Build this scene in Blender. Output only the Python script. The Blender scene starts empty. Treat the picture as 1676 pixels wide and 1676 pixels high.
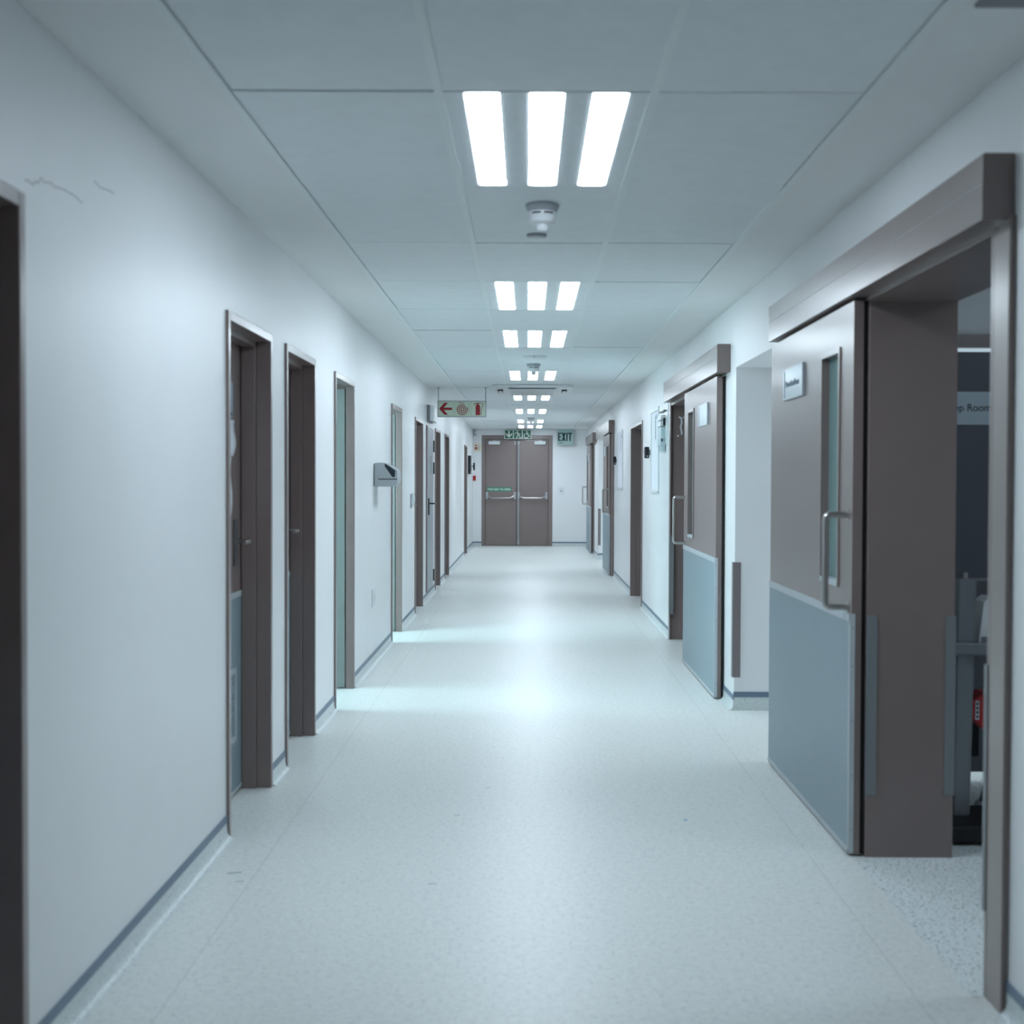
import bpy, math, random
from mathutils import Vector, Matrix
random.seed(7)
C = bpy.context.scene.collection
PI = math.pi
SC = bpy.context.scene

# ------------------------------------------------------------------ dimensions (metres)
XL, XR = -1.15, 1.243          # corridor wall faces
ZC = 2.4476                    # ceiling height
YE = 28.55                     # end wall
YB = -3.2                      # corridor continues behind the camera to here
Y0 = 3.786                     # first tile row seen; rows are 1.2 m long
TL0, TL1, TR0, TR1 = -0.825, -0.251, 0.349, 0.930

# ------------------------------------------------------------------ materials
def s2l(c):
    c = c / 255.0
    return c / 12.92 if c <= 0.04045 else ((c + 0.055) / 1.055) ** 2.4
def col(r, g, b): return (s2l(r), s2l(g), s2l(b), 1.0)
M = {}
def mat(name, rgb, rough=0.5, metal=0.0, spec=0.5, emit=0.0, ecol=None, noise=0.0, nscale=30.0, coat=0.0, trans=0.0, bump=0.0):
    m = bpy.data.materials.new(name); m.use_nodes = True
    nt = m.node_tree; b = nt.nodes['Principled BSDF']
    c = col(*rgb)
    b.inputs['Base Color'].default_value = c
    b.inputs['Roughness'].default_value = rough
    b.inputs['Metallic'].default_value = metal
    b.inputs['Specular IOR Level'].default_value = spec
    b.inputs['Coat Weight'].default_value = coat; b.inputs['Coat Roughness'].default_value = 0.22
    b.inputs['Transmission Weight'].default_value = trans
    if emit:
        b.inputs['Emission Color'].default_value = col(*(ecol or rgb)); b.inputs['Emission Strength'].default_value = emit
    if noise or bump:
        tc = nt.nodes.new('ShaderNodeTexCoord')
        n = nt.nodes.new('ShaderNodeTexNoise'); n.inputs['Scale'].default_value = nscale; n.inputs['Detail'].default_value = 4
        nt.links.new(tc.outputs['Object'], n.inputs['Vector'])
        if noise:
            mr = nt.nodes.new('ShaderNodeMapRange')
            mr.inputs['From Min'].default_value = 0.3; mr.inputs['From Max'].default_value = 0.7
            mr.inputs['To Min'].default_value = 1 - noise; mr.inputs['To Max'].default_value = 1 + noise
            nt.links.new(n.outputs['Fac'], mr.inputs['Value'])
            mx = nt.nodes.new('ShaderNodeVectorMath'); mx.operation = 'SCALE'
            mx.inputs[0].default_value = c[:3]
            nt.links.new(mr.outputs['Result'], mx.inputs['Scale'])
            nt.links.new(mx.outputs['Vector'], b.inputs['Base Color'])
        if bump:
            bp = nt.nodes.new('ShaderNodeBump'); bp.inputs['Strength'].default_value = bump; bp.inputs['Distance'].default_value = 0.002
            nt.links.new(n.outputs['Fac'], bp.inputs['Height']); nt.links.new(bp.outputs['Normal'], b.inputs['Normal'])
    M[name] = m
    return m

WALL = mat('wall_paint', (226, 228, 229), rough=0.38, spec=0.4, noise=0.012, nscale=2.5, bump=0.02)
CEIL = mat('ceiling_tile', (222, 228, 230), rough=0.75, spec=0.25, noise=0.02, nscale=14)
SOFF = mat('soffit_paint', (226, 228, 228), rough=0.7, spec=0.25, noise=0.01, nscale=4)
GRID = mat('grid_white', (224, 230, 231), rough=0.6)
VOID = mat('void_dark', (14, 16, 18), rough=0.9, spec=0.0)
TAUPE = mat('taupe_paint', (123, 109, 106), rough=0.3, spec=0.5, coat=0.4, noise=0.02, nscale=6, bump=0.01)
TAUPED = mat('taupe_door_paint', (122, 108, 105), rough=0.36, spec=0.5, coat=0.4, noise=0.015, nscale=5)
STEEL = mat('brushed_steel', (188, 186, 184), rough=0.28, metal=1.0)
ALU = mat('satin_aluminium', (170, 174, 178), rough=0.42, metal=0.6)
KICK = mat('kick_plate_blue_grey', (128, 147, 155), rough=0.42, noise=0.02, nscale=9)
KTRIM = mat('kick_trim_pale', (178, 186, 190), rough=0.4)
GUARD = mat('corner_guard_grey', (118, 122, 126), rough=0.4)
GUARDB = mat('corner_guard_taupe', (122, 114, 116), rough=0.5)
BLACK = mat('black_rubber', (12, 12, 14), rough=0.6)
BLACKP = mat('black_plastic', (20, 22, 28), rough=0.3)
WHITEP = mat('white_plastic', (214, 218, 220), rough=0.3)
GREYP = mat('grey_plastic', (160, 166, 170), rough=0.28)
DARKP = mat('smoked_plastic', (38, 46, 56), rough=0.12)
TEAL = mat('teal_door_paint', (124, 132, 131), rough=0.28, spec=0.5, noise=0.01, nscale=3)
GLASS = mat('teal_glass', (150, 186, 186), rough=0.12, trans=0.35)
TROL = mat('trolley_metal', (128, 132, 138), rough=0.4, metal=0.6)
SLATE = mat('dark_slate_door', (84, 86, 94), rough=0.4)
LOCK = mat('lock_plate_dark', (84, 84, 88), rough=0.4)
STRIP = mat('skirting_strip', (104, 122, 140), rough=0.45)
PAPER = mat('paper', (216, 220, 226), rough=0.7)
PLATE = mat('sign_plate_silver', (186, 198, 206), rough=0.22, metal=0.35)
INK = mat('grey_ink', (128, 144, 156), rough=0.5)
INKD = mat('dark_ink', (26, 28, 34), rough=0.5)
RED = mat('sign_red', (140, 10, 26), rough=0.45)
REDB = mat('red_plastic', (170, 20, 32), rough=0.4)
LUME = mat('photoluminescent_cream', (192, 206, 188), rough=0.5)
CREAM = mat('cream_sign', (222, 214, 196), rough=0.5)
GREEN = mat('sign_green', (0, 84, 62), rough=0.45)
GREENL = mat('sticker_green', (22, 124, 98), rough=0.45)
SIGNW = mat('sign_white', (206, 214, 208), rough=0.5)
EXITB = mat('exit_board_pale_green', (166, 190, 186), rough=0.5)
EXITI = mat('exit_letters', (10, 50, 48), rough=0.5)
PANELW = mat('white_panel', (216, 222, 224), rough=0.25)
POUCH = mat('pale_pouch', (176, 196, 200), rough=0.3)
ACRY = mat('clear_acrylic', (205, 222, 228), rough=0.1, trans=0.7)
LAMP = mat('lamp_diffuser', (255, 255, 255), rough=0.5, emit=18.5, ecol=(226, 242, 255))
DAY1 = mat('daylight_pane_cyan', (255, 255, 255), rough=0.5, emit=12.5, ecol=(200, 240, 248))
DAY2 = mat('daylight_pane_white', (255, 255, 255), rough=0.5, emit=5.0, ecol=(226, 240, 250))
FILL_BACK = mat('fill_diffuser_back', (255, 255, 255), rough=0.5, emit=3.6, ecol=(226, 242, 255))
LAMPF = mat('lamp_diffuser_far', (255, 255, 255), rough=0.5, emit=19, ecol=(228, 243, 255))
FILL_PREP = mat('fill_panel_prep', (255, 255, 255), rough=0.5, emit=10, ecol=(226, 242, 255))
DAY1B = mat('daylight_pane_bright', (255, 255, 255), rough=0.5, emit=13.0, ecol=(200, 240, 248))
HALFW = mat('faded_label', (150, 162, 176), rough=0.4)
CRACK = mat('crack_line', (120, 124, 130), rough=0.8)
SPECK = mat('blue_fleck', (96, 150, 182), rough=0.5)

def floor_mat(name, rgb, dark, amount, scale, rough, seams=()):
    m = bpy.data.materials.new(name); m.use_nodes = True
    nt = m.node_tree; b = nt.nodes['Principled BSDF']; L = nt.links
    b.inputs['Roughness'].default_value = rough; b.inputs['Specular IOR Level'].default_value = 0.30
    tc = nt.nodes.new('ShaderNodeTexCoord')
    n1 = nt.nodes.new('ShaderNodeTexNoise'); n1.inputs['Scale'].default_value = scale; n1.inputs['Detail'].default_value = 5; n1.inputs['Roughness'].default_value = 0.7
    n2 = nt.nodes.new('ShaderNodeTexNoise'); n2.inputs['Scale'].default_value = scale * 1.7; n2.inputs['Detail'].default_value = 2
    n3 = nt.nodes.new('ShaderNodeTexNoise'); n3.inputs['Scale'].default_value = 1.3; n3.inputs['Detail'].default_value = 3
    for n in (n1, n2, n3): L.new(tc.outputs['Object'], n.inputs['Vector'])
    r1 = nt.nodes.new('ShaderNodeValToRGB')
    r1.color_ramp.elements[0].position = 0.33; r1.color_ramp.elements[0].color = [x * (1 - amount) for x in col(*rgb)[:3]] + [1]
    r1.color_ramp.elements[1].position = 0.66; r1.color_ramp.elements[1].color = [min(1, x * (1 + amount * .6)) for x in col(*rgb)[:3]] + [1]
    L.new(n1.outputs['Fac'], r1.inputs['Fac'])
    r2 = nt.nodes.new('ShaderNodeValToRGB')
    r2.color_ramp.elements[0].position = 0.59; r2.color_ramp.elements[0].color = (0, 0, 0, 1)
    r2.color_ramp.elements[1].position = 0.66; r2.color_ramp.elements[1].color = (1, 1, 1, 1)
    L.new(n2.outputs['Fac'], r2.inputs['Fac'])
    mx = nt.nodes.new('ShaderNodeMix'); mx.data_type = 'RGBA'
    L.new(r2.outputs['Color'], mx.inputs['Factor']); L.new(r1.outputs['Color'], mx.inputs['A']); mx.inputs['B'].default_value = col(*dark)
    last = mx.outputs['Result']
    if seams:
        sp = nt.nodes.new('ShaderNodeSeparateXYZ'); L.new(tc.outputs['Object'], sp.inputs['Vector'])
        for sx in seams:
            a = nt.nodes.new('ShaderNodeMath'); a.operation = 'SUBTRACT'; a.inputs[1].default_value = sx; L.new(sp.outputs['X'], a.inputs[0])
            c = nt.nodes.new('ShaderNodeMath'); c.operation = 'ABSOLUTE'; L.new(a.outputs[0], c.inputs[0])
            d = nt.nodes.new('ShaderNodeMath'); d.operation = 'LESS_THAN'; d.inputs[1].default_value = 0.0013; L.new(c.outputs[0], d.inputs[0])
            e = nt.nodes.new('ShaderNodeMath'); e.operation = 'MULTIPLY'; e.inputs[1].default_value = 0.4; L.new(d.outputs[0], e.inputs[0])
            m2 = nt.nodes.new('ShaderNodeMix'); m2.data_type = 'RGBA'
            L.new(e.outputs[0], m2.inputs['Factor']); L.new(last, m2.inputs['A']); m2.inputs['B'].default_value = col(120, 118, 120)
            last = m2.outputs['Result']
    L.new(last, b.inputs['Base Color'])
    M[name] = m; return m
FLOOR = floor_mat('floor_vinyl', (218, 221, 218), (194, 199, 199), 0.085, 38, 0.38, seams=(-0.945, 1.04))
FLOORR = floor_mat('floor_vinyl_safety', (216, 223, 223), (70, 78, 84), 0.16, 56, 0.5)
COVE = floor_mat('cove_vinyl', (206, 214, 214), (160, 168, 170), 0.08, 60, 0.35)

# ------------------------------------------------------------------ mesh building
class MB:
    def __init__(s): s.v = []; s.f = []; s.m = []; s.mats = []; s.sm = []
    def mi(s, m):
        if m not in s.mats: s.mats.append(m)
        return s.mats.index(m)
    def add(s, vs, fs, m, smooth=False):
        o = len(s.v); s.v += [tuple(v) for v in vs]; i = s.mi(m)
        for f in fs: s.f.append([o + k for k in f]); s.m.append(i); s.sm.append(smooth)
        return s
    def box(s, x0, x1, y0, y1, z0, z1, m):
        x0, x1 = sorted((x0, x1)); y0, y1 = sorted((y0, y1)); z0, z1 = sorted((z0, z1))
        v = [(x0,y0,z0),(x1,y0,z0),(x1,y1,z0),(x0,y1,z0),(x0,y0,z1),(x1,y0,z1),(x1,y1,z1),(x0,y1,z1)]
        return s.add(v, [(0,3,2,1),(4,5,6,7),(0,1,5,4),(1,2,6,5),(2,3,7,6),(3,0,4,7)], m)
    def prism(s, pts, fr, t0, t1, m, smooth=False):
        """2-D outline pts (counter-clockwise) in frame fr=(o,ux,uy), extruded along ux x uy from t0 to t1."""
        o, ux, uy = (Vector(a) for a in fr); n = ux.cross(uy)
        A = [o + ux*p[0] + uy*p[1] + n*t0 for p in pts]; B = [o + ux*p[0] + uy*p[1] + n*t1 for p in pts]
        k = len(pts)
        s.add(A + B, [tuple(range(k))[::-1], tuple(range(k, 2*k))], m)
        s.add(A + B, [(i, (i+1) % k, k + (i+1) % k, k + i) for i in range(k)], m, smooth)
        return s
    def stroke(s, pts, w, fr, t0, t1, m):
        """a flat band of width w along the open polyline pts"""
        L, R = [], []
        for i, p in enumerate(pts):
            a = Vector(pts[max(i-1, 0)]); b = Vector(pts[min(i+1, len(pts)-1)])
            d = (b - a).normalized(); n = Vector((-d.y, d.x)) * (w/2)
            L.append(Vector(p) + n); R.append(Vector(p) - n)
        for i in range(len(pts)-1):
            s.prism([R[i], R[i+1], L[i+1], L[i]], fr, t0, t1, m)
        return s
    def disc(s, c, r, fr, t0, t1, m, n=28):
        return s.prism([(c[0] + r*math.cos(2*PI*i/n), c[1] + r*math.sin(2*PI*i/n)) for i in range(n)], fr, t0, t1, m, True)
    def lathe(s, c, prof, m, n=32, down=True):
        """profile [(r, dz)] turned about the vertical through c"""
        vs, fs = [], []
        for r, dz in prof:
            for i in range(n):
                a = 2*PI*i/n; vs.append((c[0] + r*math.cos(a), c[1] + r*math.sin(a), c[2] + dz))
        k = len(prof)
        for j in range(k-1):
            for i in range(n):
                q = (j*n+i, j*n+(i+1) % n, (j+1)*n+(i+1) % n, (j+1)*n+i)
                fs.append(q if prof[j+1][1] > prof[j][1] else q[::-1])
        s.add(vs, fs, m, True)
        s.add(vs[-n:], [tuple(range(n))[::-1] if prof[-1][1] < prof[0][1] else tuple(range(n))], m)
        s.add(vs[:n], [tuple(range(n)) if prof[-1][1] < prof[0][1] else tuple(range(n))[::-1]], m)
        return s
    def tube(s, pts, r, m, n=14, cap=True):
        pts = [Vector(p) for p in pts]; vs, fs = [], []
        up = None
        for i, p in enumerate(pts):
            d = (pts[min(i+1, len(pts)-1)] - pts[max(i-1, 0)]).normalized()
            if up is None:
                up = Vector((0,0,1)) if abs(d.z) < .9 else Vector((0,1,0))
            a = d.cross(up).normalized(); b = a.cross(d).normalized(); up = b
            for k in range(n):
                t = 2*PI*k/n; vs.append(p + a*r*math.cos(t) + b*r*math.sin(t))
        for i in range(len(pts)-1):
            for k in range(n): fs.append((i*n+k, i*n+(k+1) % n, (i+1)*n+(k+1) % n, (i+1)*n+k))
        s.add(vs, fs, m, True)
        if cap:
            e = (len(pts)-1)*n
            s.add(vs[:n], [tuple(range(n))[::-1]], m); s.add(vs[e:], [tuple(range(n))], m)
        return s
    def text(s, body, size, o, ux, uy, m, align='LEFT', th=0.0008, lift=0.0, sx=1.0, bold=0.0):
        cu = bpy.data.curves.new('t', 'FONT'); cu.body = body; cu.size = size; cu.align_x = align; cu.extrude = th; cu.offset = bold
        ob = bpy.data.objects.new('t', cu); C.objects.link(ob)
        dg = bpy.context.evaluated_depsgraph_get(); me = bpy.data.meshes.new_from_object(ob.evaluated_get(dg))
        o, ux, uy = Vector(o), Vector(ux), Vector(uy); n = ux.cross(uy)
        vs = [o + ux*v.co.x*sx + uy*v.co.y + n*(v.co.z + lift) for v in me.vertices]
        s.add(vs, [tuple(p.vertices) for p in me.polygons], m)
        C.objects.unlink(ob); bpy.data.objects.remove(ob); bpy.data.meshes.remove(me); bpy.data.curves.remove(cu)
        return s
    def build(s, name, parent=None, bevel=0.0, seg=2, label=None):
        if parent is not None:
            o = world_loc(parent)
        else:
            xs, ys, zs = zip(*s.v); o = Vector(((min(xs)+max(xs))/2, (min(ys)+max(ys))/2, min(zs)))
            if KEEP_ORIGIN: o = Vector((0,0,0))
        me = bpy.data.meshes.new(name)
        me.from_pydata([(Vector(v) - o)[:] for v in s.v], [], s.f)
        for mt in s.mats: me.materials.append(mt)
        for p, i, q in zip(me.polygons, s.m, s.sm): p.material_index = i; p.use_smooth = q
        me.update()
        ob = bpy.data.objects.new(name, me); C.objects.link(ob)
        if parent is not None: ob.parent = parent
        else: ob.location = o
        if bevel:
            b = ob.modifiers.new('edge', 'BEVEL'); b.width = bevel; b.segments = seg; b.limit_method = 'ANGLE'; b.angle_limit = math.radians(50)
        if label: ob['label'] = label
        return ob
KEEP_ORIGIN = False
def world_loc(o):
    v = Vector((0,0,0))
    while o is not None: v += o.location; o = o.parent
    return v
def tag(o, label, cat, group=None, kind=None):
    o['label'] = label; o['category'] = cat
    if group: o['group'] = group
    if kind: o['kind'] = kind
    return o
def thing(name, loc, label, cat, group=None, kind=None):
    o = bpy.data.objects.new(name, None); o.empty_display_size = 0.05; C.objects.link(o); o.location = loc
    return tag(o, label, cat, group, kind)
def dup(root, loc, label, group=None):
    r = root.copy(); C.objects.link(r); r.location = loc; r['label'] = label
    if group: r['group'] = group
    for ch in list(root.children):
        c = ch.copy(); C.objects.link(c); c.parent = r
        for g in list(ch.children):
            d = g.copy(); C.objects.link(d); d.parent = c
    return r
EY = lambda x, y, z: ((x, y, z), (1,0,0), (0,0,1))       # frame of a face that looks at the camera (-Y)
ER = lambda x, y, z: ((x, y, z), (0,-1,0), (0,0,1))      # frame of a face on the right wall (looks -X)
ELW = lambda x, y, z: ((x, y, z), (0,1,0), (0,0,1))      # frame of a face on the left wall (looks +X)

# ================================================================== SETTING
KEEP_ORIGIN = True
# openings: (y near, y far, z top)
DL = [(2.19, 3.09), (5.18, 6.07), (6.435, 7.31), (8.07, 8.96), (11.45, 12.34), (13.84, 14.83), (16.84, 17.78), (18.82, 19.75), (24.62, 25.6)]
DTOP = 2.02
OPEN_L = [(a, b, DTOP) for a, b in DL]
OPEN_R = [(3.59, 4.975, 2.055), (6.66, 8.13, 2.055), (10.15, 11.82, 2.055), (14.68, 16.27, 2.03), (21.2, 23.7, 2.06)]
def wall(name, x0, x1, ops, label):
    b = MB(); y = YB
    for a, c, t in ops:
        b.box(x0, x1, y, a, 0, ZC + .1, WALL); b.box(x0, x1, a, c, t, ZC + .1, WALL); y = c
    b.box(x0, x1, y, YE + .15, 0, ZC + .1, WALL)
    return tag(b.build(name), label, 'wall', kind='structure')
wl = wall('wall_left', XL - .17, XL, OPEN_L, 'pale blue-white painted corridor wall with hinged doors along it')
wr = wall('wall_right', XR, XR + .317, OPEN_R, 'pale blue-white painted corridor wall with sliding doors along it')
b = MB()
b.box(XL, -.965, YE, YE + .15, 0, ZC + .1, WALL); b.box(.522, XR, YE, YE + .15, 0, ZC + .1, WALL); b.box(-.965, .522, YE, YE + .15, 2.325, ZC + .1, WALL)
tag(b.build('wall_end'), 'short white wall closing the corridor around the grey double doors', 'wall', kind='structure')
b = MB(); b.box(XL - .17, XR + .317, YB - .15, YB, 0, ZC + .1, WALL)
tag(b.build('wall_back'), 'plain white wall closing the corridor behind the viewer', 'wall', kind='structure')
# hairline cracks in the plaster above the first door
b = MB(); fr = ELW(XL, 0, 0)
b.stroke([(3.117,2.057),(3.14,2.06),(3.174,2.057),(3.186,2.07),(3.206,2.068),(3.222,2.085),(3.242,2.079),(3.292,2.088),(3.309,2.083),(3.396,2.092),(3.41,2.09),(3.451,2.093),(3.52,2.085)], .0022, fr, .0, .0006, CRACK)
b.stroke([(3.616,2.164),(3.668,2.157),(3.715,2.163),(3.792,2.168)], .002, fr, .0, .0006, CRACK)
b.build('plaster_crack', wl)
# taupe corner guards on the passage corners of the right wall
for y, x0 in ((8.13, XR - .012), (23.7, XR - .012)):
    b = MB(); b.box(x0, XR + .035, y - .012, y, .2 if y < 10 else .25, .89, GUARDB); b.box(x0, XR, y, y + .04, .2 if y < 10 else .25, .89, GUARDB)
    b.build('corner_guard', wr, label='taupe plastic guard on the wall corner')

# floor
b = MB(); b.box(XL - .17, XR, YB - .15, YE + .15, -.1, 0, FLOOR)
tag(b.build('floor'), 'pale speckled glossy vinyl corridor floor reflecting the lights', 'floor', kind='structure')
b = MB(); b.box(XR, 4.2, 2.0, 6.25, -.1, 0, FLOORR); b.box(XR - .05, XR, 3.6, 4.93, 0, .0012, FLOORR)
tag(b.build('floor_prep'), 'darker flecked safety vinyl floor inside the near right doorway', 'floor', kind='structure')
b = MB(); b.box(XR, 4.4, 6.25, 8.13, -.1, 0, FLOOR); b.box(XR, 4.4, 10.0, 16.4, -.1, 0, FLOOR); b.box(XR, 4.4, 21.1, 23.7, -.1, 0, FLOOR)
b.box(-4.0, XL - .17, 7.4, 13.4, -.1, 0, FLOOR)
tag(b.build('floor_rooms'), 'pale vinyl floor of the lit side rooms and passages', 'floor', kind='structure')
b = MB(); b.add([(.636,5.470,.0006),(.652,5.476,.0006),(.655,5.497,.0006),(.640,5.492,.0006)], [(0,1,2,3)], SPECK)
for x, y, a, l in ((-.169, 6.05, .6, .03), (-.285, 5.55, .5, .03), (-1.02, 4.72, .3, .05), (-.98, 4.62, .2, .03), (.42, 9.9, .1, .03), (.47, 9.7, .2, .03), (-.32, 4.6, .2, .03), (.95, 4.4, .4, .02)):
    d = Vector((math.cos(a), math.sin(a))) * l/2; n = Vector((-d.y, d.x)) * .25
    b.add([(x-d.x-n.x, y-d.y-n.y, .0006), (x+d.x-n.x, y+d.y-n.y, .0006), (x+d.x+n.x, y+d.y+n.y, .0006), (x-d.x+n.x, y-d.y+n.y, .0006)], [(0,1,2,3)], SPECK if a == 9 else INK)
b.build('scuff_mark', bpy.data.objects['floor'])

# coved vinyl skirting with a blue-grey capping strip
def skirting(b, side, y0, y1):
    if y1 - y0 < .01: return
    x = XL if side < 0 else XR; q = -side
    prof = [(.034, 0.0004), (.024, .002), (.014, .008), (.007, .017), (.004, .030), (.003, .062)]
    vs = []
    for y in (y0, y1): vs += [(x + q*a, y, z) for a, z in prof]
    k = len(prof)
    fs = [(i, i+1, k+i+1, k+i) for i in range(k-1)]
    if side > 0: fs = [f[::-1] for f in fs]
    b.add(vs, fs, COVE, True)
    for y, rv in ((y0, 0), (y1, 1)):
        b.add([(x, y, 0)] + [(x + q*a, y, z) for a, z in prof] + [(x, y, .062)], [tuple(range(k+2))], COVE)
    b.box(x, x + q*.005, y0, y1, .062, .090, STRIP)
def gaps(ops, y0, y1, pad=0.0):
    r = []; y = y0
    for o in ops: r.append((y, o[0] - pad)); y = o[1] + pad
    r.append((y, y1)); return r
for side, nm, ops in ((-1, 'baseboard_left', OPEN_L), (1, 'baseboard_right', [(3.475, 4.975)] + OPEN_R[1:])):
    b = MB()
    for a, c in gaps(ops, YB, YE): skirting(b, side, a, c)
    tag(b.build(nm), 'coved vinyl skirting with blue-grey strip along the ' + ('hinged door' if side < 0 else 'sliding door') + ' wall', 'skirting', kind='structure')
b = MB()
for x0, x1 in ((XL, -.965), (.522, XR)):
    b.box(x0, x1, YE - .003, YE, 0, .062, COVE); b.box(x0, x1, YE - .006, YE, .062, .090, STRIP)
tag(b.build('baseboard_end'), 'skirting with blue-grey strip either side of the grey double doors', 'skirting', kind='structure')
b = MB(); b.box(XR, 4.4, 8.127, 8.13, 0, .08, COVE); b.box(XR - .004, 4.4, 8.124, 8.13, .08, .112, STRIP)
b.box(XR, 4.4, 23.697, 23.7, 0, .08, COVE); b.box(XR - .004, 4.4, 23.694, 23.7, .08, .112, STRIP)
tag(b.build('baseboard_passage'), 'speckled skirting with blue-grey strip across the passage mouths', 'skirting', kind='structure')

# suspended ceiling: tile slabs with thin dark gaps, main runners along the corridor, wall trims and plain soffits
LIGHT_ROWS = [0, 3, 5, 8, 11, 14, 17, 19]
b = MB(); zt = ZC + .0025
rows = range(-6, 21)
for k in rows:
    ya, yb = Y0 + 1.2*k, min(Y0 + 1.2*(k+1), YE)
    for ci, (xa, xb) in enumerate(((TL0, TL1 - .012), (TL1 + .012, TR0 - .012), (TR0 + .012, TR1))):
        if ci == 1 and (k in LIGHT_ROWS or k == -3): continue
        g = random.choice((.003, .003, .0035, .005)); dz = random.choice((0, 0, 0, .0015, .003))
        e0 = .004 if xa == TL0 and random.random() < .6 else 0; e1 = .004 if xb == TR1 and random.random() < .5 else 0
        b.box(xa + e0, xb - e1, ya + g, yb - g, zt + dz, zt + .016, CEIL)
b.box(XL, XR, YB, YE, ZC + .11, ZC + .15, VOID)
tag(b.build('ceiling'), 'suspended ceiling of smooth blue-white tiles over the corridor', 'ceiling', kind='structure')
b = MB()
for x in (TL1, TR0): b.box(x - .012, x + .012, YB, YE, ZC, ZC + .03, GRID)
tag(b.build('trim_1'), 'pair of pale ceiling grid runners along the corridor', 'trim', kind='structure')
b = MB(); b.box(TL0 - .026, TL0 + .0, YB, YE, ZC - .001, ZC + .03, GRID); b.box(TR1, TR1 + .026, YB, YE, ZC - .001, ZC + .03, GRID)
tag(b.build('trim_2'), 'narrow edge trims between the ceiling tiles and the soffits', 'trim', kind='structure')
b = MB(); b.box(XL, TL0 - .026, YB, YE, ZC, ZC + .06, SOFF); b.box(TR1 + .026, XR, YB, YE, ZC, ZC + .06, SOFF)
tag(b.build('ceiling_soffit'), 'smooth plaster soffit margins along both corridor walls', 'ceiling', kind='structure')
b = MB(); b.box(1.0, 1.235, 2.3, 3.08, ZC - .008, ZC, GUARD)
tag(b.build('ceiling_hatch', bevel=.002), 'dark grey hatch in the soffit over the near right doorway', 'hatch', kind='structure')

# side rooms and passages (shells)
def shell(name, x0, x1, y0, y1, z1, label, skip='', m=WALL):
    b = MB(); t = .06
    if 'n' not in skip: b.box(x0, x1, y0 - t, y0, 0, z1, m)
    if 'f' not in skip: b.box(x0, x1, y1, y1 + t, 0, z1, m)
    if 'l' not in skip: b.box(x0 - t, x0, y0 - t, y1 + t, 0, z1, m)
    if 'r' not in skip: b.box(x1, x1 + t, y0 - t, y1 + t, 0, z1, m)
    b.box(x0 - t, x1 + t, y0 - t, y1 + t, z1, z1 + t, CEIL)
    return tag(b.build(name), label, 'wall', kind='structure')
RW = XR + .317
shell('wall_room_near_left', -4.0, XL - .17, 7.3, 10.2, 2.5, 'white walls of the daylit room behind the first open left doorway', 'r')
shell('wall_room_far_left', -3.0, XL - .17, 10.3, 13.3, 2.5, 'white walls of the daylit room behind the second open left doorway', 'r')
shell('wall_passage_near', RW, 4.3, 6.64, 8.13, 2.055, 'white walls and low ceiling of the side passage past the near sliding door', 'ln')
shell('wall_passage_far', RW, 4.3, 21.2, 23.7, 2.06, 'white walls and low ceiling of the far side passage on the right', 'l')
shell('wall_room_sliding', RW, 4.3, 10.0, 13.0, 2.5, 'walls of the dim room behind the second sliding door', 'l')
# prep room, with a sliding door of its own facing the viewer
b = MB()
b.box(RW, 1.62, 6.25, 6.58, 0, 2.6, WALL); b.box(3.0, 4.3, 6.25, 6.58, 0, 2.6, WALL); b.box(1.62, 3.0, 6.25, 6.58, 2.03, 2.6, WALL)
b.box(4.2, 4.3, 2.0, 6.25, 0, 2.6, WALL); b.box(RW, 4.3, 1.9, 2.0, 0, 2.6, WALL); b.box(RW, 4.3, 2.0, 6.6, 2.6, 2.66, CEIL)
tag(b.build('wall_prep'), 'shadowed walls of the room seen through the near right doorway', 'wall', kind='structure')

def window(name, loc, w, h, face, pane, label):
    t = thing(name, loc, label, 'window', kind='structure'); x, y, z = loc; q = face
    b = MB()
    for a, c, d, e in ((-w/2, w/2, 0, .05), (-w/2, w/2, h-.05, h), (-w/2, -w/2+.05, .05, h-.05), (w/2-.05, w/2, .05, h-.05), (-.02, .02, .05, h-.05)):
        b.box(x, x + q*.05, y+a, y+c, z+d, z+e, WHITEP)
    b.build('window_frame', t)
    b = MB(); b.box(x + q*.01, x + q*.02, y-w/2+.05, y+w/2-.05, z+.05, z+h-.05, pane); b.build('pane', t)
window('window_1', (-4.0, 8.35, .8), 1.6, 1.4, 1, DAY1, 'white framed window lighting the first open left room')
window('window_2', (-3.0, 11.05, .8), 1.4, 1.4, 1, DAY1B, 'white framed window lighting the second open left room')
window('window_3', (4.3, 7.4, .5), 1.2, 1.4, -1, DAY2, 'white framed window at the end of the near side passage')
window('window_4', (4.3, 22.4, .5), 1.6, 1.4, -1, DAY2, 'white framed window at the end of the far side passage')
KEEP_ORIGIN = False

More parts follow.
